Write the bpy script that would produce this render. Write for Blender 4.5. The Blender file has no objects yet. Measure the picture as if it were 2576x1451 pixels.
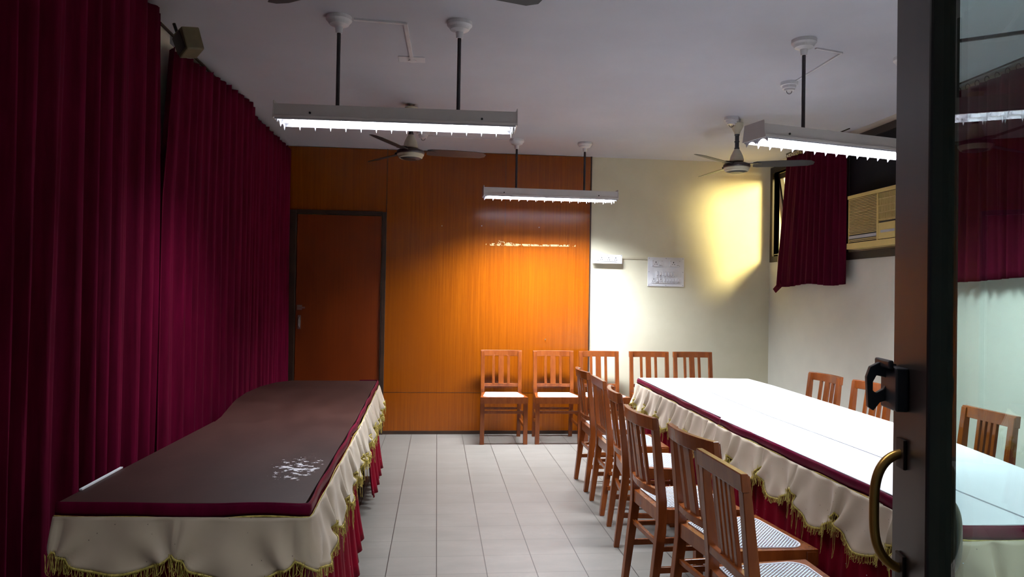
import bpy, bmesh, math, random
from mathutils import Vector, Matrix

PI = math.pi
scene = bpy.context.scene
COL = scene.collection

# ------------------------------------------------------------------ camera
FPX, YAW, PITCH, ROLL = 1836.8, 0.10207, 0.012738, 0.016887
CAM_H = 1.435
fw = Vector((math.sin(YAW) * math.cos(PITCH), math.cos(YAW) * math.cos(PITCH), math.sin(PITCH)))
rt = Vector((math.cos(YAW), -math.sin(YAW), 0))
up = rt.cross(fw)
r2 = rt * math.cos(ROLL) + up * math.sin(ROLL)
u2 = -rt * math.sin(ROLL) + up * math.cos(ROLL)
cam_data = bpy.data.cameras.new('camera')
cam_data.sensor_width = 36
cam_data.lens = FPX * 36 / 2576
cam_data.clip_start = 0.02
cam_data.clip_end = 60
cam = bpy.data.objects.new('camera', cam_data)
cam.matrix_world = Matrix(((r2.x, u2.x, -fw.x, 0), (r2.y, u2.y, -fw.y, 0), (r2.z, u2.z, -fw.z, CAM_H), (0, 0, 0, 1)))
COL.objects.link(cam)
scene.camera = cam

# ------------------------------------------------------------------ exposure, world, daylight
scene.view_settings.view_transform = 'Standard'
scene.view_settings.look = 'None'
scene.view_settings.gamma = 1.0
scene.view_settings.use_curve_mapping = False
scene.view_settings.exposure = 0.0

world = bpy.data.worlds.new('world')
scene.world = world
world.use_nodes = True
world.node_tree.nodes['Background'].inputs[0].default_value = (0.26, 0.40, 0.64, 1)
world.node_tree.nodes['Background'].inputs[1].default_value = 0.22

def lamp(name, kind, loc, target, energy, color, **kw):
    d = bpy.data.lights.new(name, kind)
    d.energy = energy
    d.color = color
    for k, v in kw.items():
        setattr(d, k, v)
    o = bpy.data.objects.new(name, d)
    o.location = loc
    o.rotation_euler = (Vector(target) - Vector(loc)).to_track_quat('-Z', 'Y').to_euler()
    COL.objects.link(o)
    return o

lamp('sunlight', 'SUN', (0, 0, 10), (8, 1.0, 2), 24.0, (1, 0.86, 0.55), angle=0.02)
lamp('window_daylight', 'AREA', (5.2, 5.9, 3.1), (3.4, 7.65, 2.0), 400, (1.0, 0.84, 0.40), shape='DISK', size=0.9)
TUBE_COL = (0.86, 0.92, 1.0)

# ------------------------------------------------------------------ materials
def new_mat(name):
    m = bpy.data.materials.new(name)
    m.use_nodes = True
    nt = m.node_tree
    return m, nt, nt.nodes['Principled BSDF']

def N(nt, typ, **kw):
    n = nt.nodes.new(typ)
    for k, v in kw.items():
        setattr(n, k, v)
    return n

def mixc(nt, fac, a, b):
    n = N(nt, 'ShaderNodeMix', data_type='RGBA')
    for s, v in ((n.inputs[0], fac), (n.inputs[6], a), (n.inputs[7], b)):
        if isinstance(v, (int, float)):
            s.default_value = v
        elif isinstance(v, tuple):
            s.default_value = v if len(v) == 4 else v + (1,)
        else:
            nt.links.new(v, s)
    return n.outputs[2]

def math_n(nt, op, a, b=None, clamp=False):
    n = N(nt, 'ShaderNodeMath', operation=op, use_clamp=clamp)
    for i, v in enumerate((a, b)):
        if v is None:
            continue
        if isinstance(v, (int, float)):
            n.inputs[i].default_value = v
        else:
            nt.links.new(v, n.inputs[i])
    return n.outputs[0]

def noise(nt, scale, detail=4, vec=None, stretch=None, rough=0.55):
    tc = N(nt, 'ShaderNodeTexCoord')
    src = vec or tc.outputs['Object']
    if stretch:
        mp = N(nt, 'ShaderNodeMapping')
        mp.inputs['Scale'].default_value = stretch
        nt.links.new(src, mp.inputs['Vector'])
        src = mp.outputs[0]
    n = N(nt, 'ShaderNodeTexNoise')
    n.inputs['Scale'].default_value = scale
    n.inputs['Detail'].default_value = detail
    n.inputs['Roughness'].default_value = rough
    nt.links.new(src, n.inputs['Vector'])
    return n.outputs['Fac']

def ramp(nt, fac, lo, hi):
    n = N(nt, 'ShaderNodeMapRange')
    n.inputs['From Min'].default_value = lo
    n.inputs['From Max'].default_value = hi
    nt.links.new(fac, n.inputs['Value'])
    return n.outputs[0]

def bump(nt, bsdf, h, strength=0.2, dist=0.01):
    b = N(nt, 'ShaderNodeBump')
    b.inputs['Strength'].default_value = strength
    b.inputs['Distance'].default_value = dist
    nt.links.new(h, b.inputs['Height'])
    nt.links.new(b.outputs[0], bsdf.inputs['Normal'])

def mottled(name, c1, c2, scale=8, rough=0.6, stretch=None, bumpy=0.0, metal=0.0, lo=0.35, hi=0.65, spec=0.5, sheen=0):
    m, nt, b = new_mat(name)
    f = ramp(nt, noise(nt, scale, stretch=stretch), lo, hi)
    nt.links.new(mixc(nt, f, c1, c2), b.inputs['Base Color'])
    b.inputs['Roughness'].default_value = rough
    b.inputs['Metallic'].default_value = metal
    b.inputs['Specular IOR Level'].default_value = spec
    if sheen:
        b.inputs['Sheen Weight'].default_value = sheen
    if bumpy:
        bump(nt, b, noise(nt, scale * 4, stretch=stretch), bumpy)
    return m

M = {}
M['plaster'] = mottled('plaster', (0.70, 0.66, 0.50), (0.66, 0.62, 0.46), 3, 0.75, bumpy=0.05)
M['plaster_side'] = mottled('plaster_side', (0.66, 0.64, 0.55), (0.62, 0.60, 0.52), 3, 0.75, bumpy=0.05)
M['ceiling'] = mottled('ceiling_paint', (0.57, 0.575, 0.63), (0.53, 0.535, 0.59), 1.5, 0.85, bumpy=0.08)
M['white_plastic'] = mottled('white_plastic', (0.76, 0.76, 0.78), (0.70, 0.70, 0.74), 9, 0.35)
M['old_plastic'] = mottled('old_plastic', (0.60, 0.55, 0.42), (0.52, 0.47, 0.33), 6, 0.4)
M['dark_hole'] = mottled('dark_hole', (0.01, 0.01, 0.015), (0.02, 0.02, 0.02), 9, 0.6)
M['lamp_enamel'] = mottled('lamp_enamel', (0.72, 0.69, 0.66), (0.68, 0.65, 0.62), 4, 0.4)
M['lamp_inside'] = mottled('lamp_inside', (0.42, 0.42, 0.45), (0.38, 0.38, 0.42), 4, 0.3)
M['black_metal'] = mottled('black_metal', (0.012, 0.010, 0.012), (0.02, 0.018, 0.02), 8, 0.4)
M['fan_blade'] = mottled('fan_blade', (0.030, 0.030, 0.032), (0.022, 0.022, 0.024), 5, 0.45)
M['fan_trim'] = mottled('fan_trim', (0.05, 0.03, 0.025), (0.03, 0.02, 0.02), 5, 0.4)
M['brass'] = mottled('brass', (0.42, 0.22, 0.05), (0.30, 0.15, 0.04), 20, 0.32, metal=0.8)
M['steel'] = mottled('steel', (0.55, 0.52, 0.50), (0.40, 0.38, 0.36), 20, 0.3, metal=0.9)
M['door_paint'] = mottled('door_stile_wood', (0.014, 0.008, 0.006), (0.008, 0.005, 0.005), 6, 0.38, stretch=(6, 6, 0.6))
M['frame_dark'] = mottled('frame_dark', (0.018, 0.009, 0.006), (0.012, 0.007, 0.006), 6, 0.5, spec=0.25)
M['black_board'] = mottled('black_board', (0.010, 0.010, 0.012), (0.014, 0.013, 0.014), 4, 0.8, spec=0.05)
M['neighbour'] = mottled('neighbour_wall_paint', (0.85, 0.62, 0.16), (0.80, 0.58, 0.14), 2, 0.9)
M['neighbour_white'] = mottled('neighbour_white_paint', (0.85, 0.84, 0.78), (0.80, 0.79, 0.74), 2, 0.9)
M['gold'] = mottled('gold_thread', (0.66, 0.52, 0.14), (0.34, 0.27, 0.04), 60, 0.5)
M['cloth_white'] = mottled('white_cotton', (0.86, 0.86, 0.90), (0.82, 0.82, 0.87), 2.5, 0.8, bumpy=0.05)
M['ac_body'] = mottled('ac_body', (0.52, 0.38, 0.12), (0.45, 0.32, 0.10), 4, 0.45)
M['ac_slat'] = mottled('ac_slat', (0.50, 0.37, 0.14), (0.42, 0.30, 0.10), 4, 0.45)
M['ac_grey'] = mottled('ac_grey', (0.36, 0.36, 0.40), (0.30, 0.30, 0.36), 9, 0.5)
M['speaker'] = mottled('speaker_shell', (0.17, 0.14, 0.07), (0.12, 0.10, 0.05), 8, 0.5)
M['pale_wood'] = mottled('pale_wood', (0.42, 0.30, 0.20), (0.34, 0.24, 0.15), 5, 0.6, stretch=(1, 1, .2))
M['table_wood'] = mottled('table_leg_wood', (0.10, 0.045, 0.025), (0.07, 0.03, 0.02), 6, 0.5)
M['chair_wood'] = mottled('varnished_chair_wood', (0.225, 0.056, 0.010), (0.160, 0.035, 0.006), 5, 0.27, stretch=(5, 5, 1.2))

def velvet(name, c1, c2, specks=False, vertical=True, rough=0.85):
    m, nt, b = new_mat(name)
    f = noise(nt, 22, 5, stretch=(1, 1, 0.12) if vertical else None)
    c = mixc(nt, ramp(nt, f, 0.35, 0.7), c1, c2)
    b.inputs['Roughness'].default_value = rough
    b.inputs['Specular IOR Level'].default_value = 0.06
    b.inputs['Sheen Weight'].default_value = 0.03
    b.inputs['Sheen Tint'].default_value = (0.9, 0.2, 0.35, 1)
    if specks:
        tc = N(nt, 'ShaderNodeTexCoord')
        v = N(nt, 'ShaderNodeTexVoronoi')
        v.inputs['Scale'].default_value = 26
        nt.links.new(tc.outputs['Object'], v.inputs['Vector'])
        s = math_n(nt, 'LESS_THAN', v.outputs['Distance'], 0.055)
        c = mixc(nt, s, c, (0.8, 0.78, 0.9))
        nt.links.new(math_n(nt, 'MULTIPLY', s, 0.6), b.inputs['Metallic'])
        r = math_n(nt, 'SUBTRACT', rough, math_n(nt, 'MULTIPLY', s, 0.6))
        nt.links.new(r, b.inputs['Roughness'])
    nt.links.new(c, b.inputs['Base Color'])
    return m

M['curtain'] = velvet('curtain_velvet', (0.105, 0.0006, 0.018), (0.065, 0.0004, 0.010))
M['short_curtain'] = velvet('curtain_velvet_shaded', (0.060, 0.0006, 0.010), (0.036, 0.0004, 0.006))  # same velvet with a darker colour, painting in the shade on the right wall
M['drape'] = velvet('drape_satin', (0.19, 0.001, 0.012), (0.13, 0.001, 0.009), specks=True, rough=0.5)
M['band'] = velvet('band_satin', (0.11, 0.001, 0.022), (0.08, 0.001, 0.016), rough=0.4)

def swag_mat():
    m, nt, b = new_mat('cream_satin')
    tc = N(nt, 'ShaderNodeTexCoord')
    v = N(nt, 'ShaderNodeTexVoronoi')
    v.inputs['Scale'].default_value = 34
    nt.links.new(tc.outputs['Object'], v.inputs['Vector'])
    s = math_n(nt, 'LESS_THAN', v.outputs['Distance'], 0.06)
    base = mixc(nt, ramp(nt, noise(nt, 6), .3, .7), (0.53, 0.435, 0.32), (0.47, 0.38, 0.275))
    hue = N(nt, 'ShaderNodeMapRange')
    sep = N(nt, 'ShaderNodeSeparateColor')
    nt.links.new(v.outputs['Color'], sep.inputs[0])
    c2 = mixc(nt, math_n(nt, 'GREATER_THAN', sep.outputs[0], 0.88), (0.16, 0.12, 0.10), (0.7, 0.8, 0.95))
    nt.links.new(mixc(nt, s, base, c2), b.inputs['Base Color'])
    b.inputs['Roughness'].default_value = 0.5
    b.inputs['Specular IOR Level'].default_value = 0.35
    b.inputs['Sheen Weight'].default_value = 0.2
    return m
M['swag'] = swag_mat()

def panel_mat(name, c1, c2, c3, rough):
    m, nt, b = new_mat(name)
    g = noise(nt, 14, 6, stretch=(6, 1, 0.10), rough=0.7)
    g2 = noise(nt, 1.3, 3, stretch=(1, 1, 0.5))
    c = mixc(nt, ramp(nt, g, 0.32, 0.68), c1, c2)
    c = mixc(nt, ramp(nt, g2, 0.40, 0.75), c, c3)
    nt.links.new(c, b.inputs['Base Color'])
    b.inputs['Roughness'].default_value = rough
    b.inputs['Specular IOR Level'].default_value = 0.4
    bump(nt, b, g, 0.04, 0.002)
    return m
M['panel'] = panel_mat('teak_veneer', (0.30, 0.074, 0.0012), (0.19, 0.038, 0.0006), (0.23, 0.050, 0.0008), 0.24)
M['door_veneer'] = panel_mat('door_veneer', (0.22, 0.036, 0.002), (0.17, 0.026, 0.0015), (0.13, 0.020, 0.0015), 0.35)
M['trim_wood'] = mottled('trim_wood', (0.045, 0.020, 0.010), (0.028, 0.013, 0.007), 8, 0.4)

def tape_mat():
    m, nt, b = new_mat('tape_residue')
    f = math_n(nt, 'GREATER_THAN', noise(nt, 30, 6, rough=0.7), 0.52)
    b.inputs['Base Color'].default_value = (0.62, 0.44, 0.22, 1)
    b.inputs['Roughness'].default_value = 0.7
    nt.links.new(f, b.inputs['Alpha'])
    return m
M['residue'] = tape_mat()

def floor_mat():
    m, nt, b = new_mat('terrazzo_tiles')
    tc = N(nt, 'ShaderNodeTexCoord')
    sp = N(nt, 'ShaderNodeSeparateXYZ')
    nt.links.new(tc.outputs['Object'], sp.inputs[0])
    T = 0.2611
    def line(o, off, w):
        q = math_n(nt, 'DIVIDE', math_n(nt, 'SUBTRACT', o, off), T)
        f = math_n(nt, 'FRACT', q)
        d = math_n(nt, 'MINIMUM', f, math_n(nt, 'SUBTRACT', 1.0, f))
        return math_n(nt, 'LESS_THAN', d, w / T / 2), math_n(nt, 'FLOOR', q)
    lx, ix = line(sp.outputs[0], 0.023, 0.0048)
    ly, iy = line(sp.outputs[1], 6.16, 0.004)
    cmb = N(nt, 'ShaderNodeCombineXYZ')
    nt.links.new(ix, cmb.inputs[0]); nt.links.new(iy, cmb.inputs[1])
    wn = N(nt, 'ShaderNodeTexWhiteNoise', noise_dimensions='2D')
    nt.links.new(cmb.outputs[0], wn.inputs[0])
    a = mixc(nt, wn.outputs['Value'], (0.165, 0.148, 0.128), (0.200, 0.180, 0.158))
    blot = ramp(nt, noise(nt, 2.5, 6, stretch=(1, 2.2, 1)), 0.35, 0.75)
    c = mixc(nt, blot, a, (0.135, 0.122, 0.106))
    grit = ramp(nt, noise(nt, 24, 3, rough=0.8), 0.30, 0.70)
    c = mixc(nt, math_n(nt, 'MULTIPLY', grit, 0.6), c, (0.15, 0.14, 0.125))
    c = mixc(nt, math_n(nt, 'MULTIPLY', ly, 0.6), c, (0.06, 0.05, 0.04))
    c = mixc(nt, math_n(nt, 'MULTIPLY', lx, 0.95), c, (0.02, 0.015, 0.012))
    nt.links.new(c, b.inputs['Base Color'])
    b.inputs['Roughness'].default_value = 0.42
    b.inputs['Specular IOR Level'].default_value = 0.4
    return m
M['floor'] = floor_mat()

def laminate_mat():
    m, nt, b = new_mat('brown_laminate')
    g = noise(nt, 7, 6, stretch=(1.2, 0.5, 1))
    c = mixc(nt, ramp(nt, g, 0.3, 0.7), (0.030, 0.010, 0.007), (0.050, 0.020, 0.015))
    sc = ramp(nt, noise(nt, 40, 5, stretch=(0.5, 2.5, 1), rough=0.8), 0.60, 0.80)
    c = mixc(nt, math_n(nt, 'MULTIPLY', sc, 0.35), c, (0.28, 0.22, 0.20))
    nt.links.new(c, b.inputs['Base Color'])
    b.inputs['Roughness'].default_value = 0.45
    b.inputs['Specular IOR Level'].default_value = 0.28
    return m
M['laminate'] = laminate_mat()

def paint_smear_mat():
    m, nt, b = new_mat('dried_paint')
    tc = N(nt, 'ShaderNodeTexCoord')
    gr = N(nt, 'ShaderNodeTexGradient', gradient_type='SPHERICAL')
    nt.links.new(tc.outputs['Object'], gr.inputs[0])
    f = noise(nt, 2.6, 5, stretch=(1, 2.6, 1), rough=0.7)
    mask = math_n(nt, 'GREATER_THAN', math_n(nt, 'MULTIPLY', f, math_n(nt, 'POWER', gr.outputs[0], 0.15)), 0.50)
    b.inputs['Base Color'].default_value = (0.62, 0.60, 0.62, 1)
    b.inputs['Roughness'].default_value = 0.7
    nt.links.new(mask, b.inputs['Alpha'])
    return m
M['paint_smear'] = paint_smear_mat()

def cane_mat():
    m, nt, b = new_mat('woven_cane')
    tc = N(nt, 'ShaderNodeTexCoord')
    sp = N(nt, 'ShaderNodeSeparateXYZ')
    nt.links.new(tc.outputs['Object'], sp.inputs[0])
    P = 0.0160
    def cell(off):
        fx = math_n(nt, 'SUBTRACT', math_n(nt, 'FRACT', math_n(nt, 'ADD', math_n(nt, 'DIVIDE', sp.outputs[0], P), off)), 0.5)
        fy = math_n(nt, 'SUBTRACT', math_n(nt, 'FRACT', math_n(nt, 'ADD', math_n(nt, 'DIVIDE', sp.outputs[1], P), off)), 0.5)
        d = math_n(nt, 'SQRT', math_n(nt, 'ADD', math_n(nt, 'MULTIPLY', fx, fx), math_n(nt, 'MULTIPLY', fy, fy)))
        return math_n(nt, 'LESS_THAN', d, 0.262)
    hole = math_n(nt, 'MAXIMUM', cell(0.0), cell(0.5))
    nt.links.new(math_n(nt, 'SUBTRACT', 1.0, hole), b.inputs['Alpha'])
    b.inputs['Base Color'].default_value = (0.70, 0.77, 0.86, 1)
    b.inputs['Roughness'].default_value = 0.4
    return m
M['cane'] = cane_mat()

def glass_mat(name, tint, refl=1.0):
    m = bpy.data.materials.new(name)
    m.use_nodes = True
    nt = m.node_tree
    nt.nodes.clear()
    o = N(nt, 'ShaderNodeOutputMaterial')
    t = N(nt, 'ShaderNodeBsdfTransparent')
    t.inputs[0].default_value = tint
    g = N(nt, 'ShaderNodeBsdfGlossy')
    g.inputs['Roughness'].default_value = 0.0
    lw = N(nt, 'ShaderNodeLayerWeight')
    lw.inputs[0].default_value = 0.5
    fq = math_n(nt, 'ADD', math_n(nt, 'MULTIPLY', math_n(nt, 'POWER', lw.outputs['Facing'], 4.0), 0.75), 0.03)
    mx = N(nt, 'ShaderNodeMixShader')
    nt.links.new(math_n(nt, 'MULTIPLY', fq, refl, True), mx.inputs[0])
    nt.links.new(t.outputs[0], mx.inputs[1])
    nt.links.new(g.outputs[0], mx.inputs[2])
    nt.links.new(mx.outputs[0], o.inputs[0])
    return m
M['glass'] = glass_mat('door_glass_tint', (0.80, 0.93, 0.90, 1), 1.0)
M['pane'] = glass_mat('window_pane_glass', (0.95, 0.95, 0.9, 1), 0.6)

def emit_mat(name, col, s):
    m = bpy.data.materials.new(name)
    m.use_nodes = True
    nt = m.node_tree
    b = nt.nodes['Principled BSDF']
    b.inputs['Base Color'].default_value = (0.9, 0.9, 0.9, 1)
    b.inputs['Emission Color'].default_value = col
    b.inputs['Emission Strength'].default_value = s
    return m
M['tube'] = emit_mat('fluorescent_glow', (0.90, 0.94, 1.0, 1), 5)

# ------------------------------------------------------------------ mesh helpers
def add_box(bm, x0, x1, y0, y1, z0, z1, mat=None):
    vs = [bm.verts.new((x, y, z)) for x in (x0, x1) for y in (y0, y1) for z in (z0, z1)]
    if mat is not None:
        for v in vs:
            v.co = mat @ v.co
    for f in ((0, 1, 3, 2), (4, 6, 7, 5), (0, 4, 5, 1), (2, 3, 7, 6), (0, 2, 6, 4), (1, 5, 7, 3)):
        bm.faces.new([vs[i] for i in f])
    return vs

def add_prism(bm, pts, a, b, axis='x'):
    """2-D outline pts extruded from a to b along the axis"""
    def P(u, v, w):
        return {'x': (w, u, v), 'y': (u, w, v), 'z': (u, v, w)}[axis]
    A = [bm.verts.new(P(u, v, a)) for u, v in pts]
    B = [bm.verts.new(P(u, v, b)) for u, v in pts]
    n = len(pts)
    bm.faces.new(A[::-1]); bm.faces.new(B)
    for i in range(n):
        bm.faces.new((A[i], A[(i + 1) % n], B[(i + 1) % n], B[i]))

def add_tube(bm, pts, r, seg=8, cap=True, radii=None):
    rings = []
    n = len(pts)
    pts = [Vector(p) for p in pts]
    prev = None
    for i, p in enumerate(pts):
        d = (pts[min(i + 1, n - 1)] - pts[max(i - 1, 0)]).normalized()
        ref = prev if prev else (Vector((0, 0, 1)) if abs(d.z) < 0.9 else Vector((1, 0, 0)))
        a = d.cross(ref).normalized() if prev is None else (prev - d * prev.dot(d)).normalized()
        prev = a
        b = d.cross(a)
        rr = radii[i] if radii else r
        rings.append([bm.verts.new(p + (a * math.cos(t) + b * math.sin(t)) * rr) for t in (2 * PI * k / seg for k in range(seg))])
    for i in range(n - 1):
        for k in range(seg):
            bm.faces.new((rings[i][k], rings[i][(k + 1) % seg], rings[i + 1][(k + 1) % seg], rings[i + 1][k]))
    if cap:
        bm.faces.new(rings[0][::-1]); bm.faces.new(rings[-1])

def add_lathe(bm, prof, seg=28, c=(0, 0, 0)):
    rings = []
    for r, z in prof:
        if r < 1e-5:
            rings.append([bm.verts.new((c[0], c[1], c[2] + z))])
        else:
            rings.append([bm.verts.new((c[0] + r * math.cos(2 * PI * k / seg), c[1] + r * math.sin(2 * PI * k / seg), c[2] + z)) for k in range(seg)])
    for a, b in zip(rings, rings[1:]):
        for k in range(seg):
            q = (k + 1) % seg
            if len(a) == 1 and len(b) == 1:
                continue
            if len(a) == 1:
                bm.faces.new((a[0], b[k], b[q]))
            elif len(b) == 1:
                bm.faces.new((a[k], b[0], a[q]))
            else:
                bm.faces.new((a[k], b[k], b[q], a[q]))

def obj(name, bm, mat, parent=None, smooth=False, bevel=0.0, loc=None):
    bmesh.ops.recalc_face_normals(bm, faces=bm.faces[:])
    me = bpy.data.meshes.new(name)
    bm.to_mesh(me)
    bm.free()
    me.materials.append(M[mat] if isinstance(mat, str) else mat)
    if smooth:
        for p in me.polygons:
            p.use_smooth = True
    o = bpy.data.objects.new(name, me)
    COL.objects.link(o)
    if parent:
        o.parent = parent
    if loc:
        o.location = loc
    if bevel:
        md = o.modifiers.new('bevel', 'BEVEL')
        md.width = bevel
        md.segments = 2
        md.limit_method = 'ANGLE'
    return o

def box(name, x0, x1, y0, y1, z0, z1, mat, parent=None, bevel=0.0):
    bm = bmesh.new()
    add_box(bm, x0, x1, y0, y1, z0, z1)
    return obj(name, bm, mat, parent, bevel=bevel)

def tag(o, label, cat, group=None):
    o['label'] = label
    o['category'] = cat
    if group:
        o['group'] = group
    return o

def thing(name, label, cat, loc=(0, 0, 0), rotz=0, group=None):
    o = bpy.data.objects.new(name, None)
    COL.objects.link(o)
    o.location = loc
    o.rotation_euler = (0, 0, rotz)
    o.empty_display_size = 0.1
    return tag(o, label, cat, group)

def struct(o):
    o['kind'] = 'structure'
    return o

def copy_tree(o, parent=None):
    c = o.copy()
    COL.objects.link(c)
    if parent:
        c.parent = parent
    for ch in list(o.children):
        copy_tree(ch, c)
    return c

rnd = random.Random(7)

# ------------------------------------------------------------------ room shell
XL, XR, YB, YF, H = -1.66, 3.63, 7.70, -0.03, 2.96
struct(box('floor', XL - .15, XR + .15, -2.2, YB + .15, -0.08, 0, 'floor'))
struct(box('ceiling', XL - .15, XR + .2, -2.2, YB + .15, H, H + .12, 'ceiling'))
struct(box('wall_left', XL - .15, XL, -2.2, YB + .15, 0, H, 'plaster_side'))
struct(box('wall_pilaster', XL, -1.575, 3.98, 4.42, 0, H, 'plaster_side'))
struct(box('wall_back', XL, XR + .2, YB, YB + .15, 0, H, 'plaster'))

WY0, WY1, WZ0, WZ1 = 6.20, 7.60, 1.93, 2.84      # window opening in the right wall
bm = bmesh.new()
add_box(bm, XR, XR + .2, -2.2, WY0, 0, H)
add_box(bm, XR, XR + .2, WY1, YB, 0, H)
add_box(bm, XR, XR + .2, WY0, WY1, 0, WZ0)
add_box(bm, XR, XR + .2, WY0, WY1, WZ1, H)
struct(obj('wall_right', bm, 'plaster_side'))

bm = bmesh.new()                                   # entrance wall with the doorway the camera stands in
add_box(bm, XL, -0.80, YF - .14, YF, 0, H)
add_box(bm, 0.46, XR, YF - .14, YF, 0, H)
add_box(bm, -0.80, 0.46, YF - .14, YF, 2.15, H)
struct(obj('wall_front', bm, 'plaster_side'))

# plywood partition that clads the left half of the back wall
bm = bmesh.new()
PY = 7.68
add_box(bm, -0.537, 1.617, PY, YB + .001, 0.03, H - .005)
add_box(bm, XL, -0.537, PY, YB + .001, 2.30, H - .005)
add_box(bm, XL, -1.50, PY, YB + .001, 0.0, 2.30)
struct(obj('wall_panelling', bm, 'panel'))
bm = bmesh.new()
add_box(bm, 1.612, 1.626, PY - .006, YB, 0, H)
struct(obj('trim_panel_edge', bm, 'trim_wood'))
bm = bmesh.new()
add_box(bm, -0.541, -0.536, PY - .003, PY + .01, 2.30, H)
add_box(bm, 0.700, 0.703, PY - .0015, PY + .01, 2.2, H)
add_box(bm, -0.537, 1.617, PY - .0012, PY + .01, 0.432, 0.435)
struct(obj('trim_panel_joints', bm, 'trim_wood'))
bm = bmesh.new()
add_box(bm, -0.537, 1.617, PY - .012, PY + .01, 0, 0.035)
struct(obj('baseboard_back', bm, 'trim_wood'))

# door with frame
bm = bmesh.new()
add_box(bm, -1.52, -1.445, PY - .03, YB, 0, 2.30)
add_box(bm, -0.575, -0.535, PY - .03, YB, 0, 2.30)
add_box(bm, -1.445, -0.575, PY - .03, YB, 2.265, 2.305)
struct(obj('door_frame', bm, 'trim_wood', bevel=0.003))
door = struct(box('door_1', -1.44, -0.585, PY - .012, PY + .018, 0.01, 2.258, 'door_veneer', bevel=0.003))
bm = bmesh.new()
add_tube(bm, [(-1.40, PY - .02, 1.30), (-1.40, PY - .05, 1.30), (-1.34, PY - .052, 1.298)], 0.009)
add_box(bm, -1.425, -1.375, PY - .02, PY - .011, 1.275, 1.325)
obj('latch_lever', bm, 'steel', door)
bm = bmesh.new()
add_box(bm, -1.415, -1.385, PY - .016, PY - .011, 1.08, 1.22)
add_tube(bm, [(-1.40, PY - .015, 1.20), (-1.40, PY - .04, 1.18), (-1.40, PY - .04, 1.12), (-1.40, PY - .015, 1.10)], 0.006)
obj('door_handle', bm, 'steel', door)

# residue and nail marks on the panelling
bm = bmesh.new()
add_prism(bm, [(.50, 1.980), (1.46, 1.992), (1.46, 2.012), (1.05, 2.006), (.80, 2.008), (.72, 2.035), (.62, 2.040), (.60, 2.008), (.50, 2.006)], PY - .0015, PY - .0004, 'y')
o = obj('tape_residue', bm, 'residue')
tag(o, 'faded strip of tape residue across the orange wooden panelling', 'tape mark')
for x, z in ((0.038, 2.176), (0.455, 2.187), (1.064, 2.187), (1.15, 1.0)):
    bm = bmesh.new()
    add_tube(bm, [(x, PY, z), (x, PY - .014, z)], 0.005, 8)
    n = obj('nail', bm, 'steel')
    tag(n, {0.038: 'small pale nail in the panelling, leftmost of the upper three', 0.455: 'small pale nail in the panelling, middle of the upper three',
            1.064: 'small pale nail in the panelling, rightmost of the upper three', 1.15: 'small nail low in the panelling above the chair backs'}[x], 'nail', 'nails in the wooden panelling')

# ------------------------------------------------------------------ window on the right wall
wf = struct(thing('window_1', 'dark wooden window frame in the corner of the right wall', 'window'))
bm = bmesh.new()
fx0, fx1 = XR - .02, XR + .06
add_box(bm, fx0, fx1, WY1, WY1 + .055, WZ0 - .06, WZ1 + .06)
add_box(bm, fx0, fx1, WY0 - .05, WY0, WZ0 - .06, WZ1 + .06)
add_box(bm, fx0, fx1, WY0, WY1, WZ1, WZ1 + .06)
add_box(bm, fx0, fx1, WY0, WY1, WZ0 - .06, WZ0)
obj('window_frame', bm, 'frame_dark', wf)
# sash hung at the top, pushed open at the bottom
tilt = math.radians(9)
Ms = Matrix.Translation((XR + .055, 0, WZ1 - .01)) @ Matrix.Rotation(-tilt, 4, 'Y')
bm = bmesh.new()
sh = WZ1 - WZ0 - .02
for a in ((-.02, .02, WY1 - .045, WY1 - .008, -sh, 0), (-.02, .02, WY0 + .01, WY0 + .06, -sh, 0),
          (-.02, .02, WY0 + .06, WY1 - .045, -.055, 0), (-.02, .02, WY0 + .06, WY1 - .045, -sh, -sh + .055)):
    add_box(bm, *a, mat=Ms)
sash = obj('window_sash', bm, 'frame_dark', wf)
bm = bmesh.new()
add_box(bm, -.002, .002, WY0 + .06, WY1 - .045, -sh + .055, -.055, mat=Ms)
obj('window_pane', bm, 'pane', wf)
bm = bmesh.new()
add_tube(bm, [(XR + .0, WY1 - .02, WZ0 + .02), (XR + .0, WY1 - .30, WZ0 + .02)], 0.006)
add_tube(bm, [(XR - .02, WY1 - .16, WZ0 + .03), (XR - .03, WY1 - .16, WZ0 - .07)], 0.005)
obj('window_stay', bm, 'steel', wf)
# neighbouring wall outside the window
bm = bmesh.new()
add_box(bm, 6.6, 6.75, 0, 20, -1, 7)
struct(obj('wall_outside', bm, 'neighbour'))
bm = bmesh.new()
add_box(bm, 6.3, 6.6, 12.55, 20, -1, 7)
struct(obj('wall_outside_pier', bm, 'neighbour_white'))

# black boarded panel beside the window, above the air conditioner
bb = thing('blanking_board', 'matt black board filling the window opening above the air conditioner', 'board')
bm = bmesh.new()
add_box(bm, XR - .010, XR - .002, 5.02, 6.13, 2.38, 2.84)
add_box(bm, XR - .010, XR - .002, 5.02, 5.27, 1.93, 2.38)
add_box(bm, XR - .010, XR - .002, 6.00, 6.13, 1.93, 2.38)
obj('board', bm, 'black_board', bb)
bm = bmesh.new()
add_box(bm, XR - .03, XR, 4.98, 6.15, 1.82, 1.885)
add_box(bm, XR - .03, XR, 4.98, 6.15, 2.84, 2.90)
add_box(bm, XR - .03, XR, 4.98, 5.02, 1.93, 2.84)
obj('board_frame', bm, 'frame_dark', bb)

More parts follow.
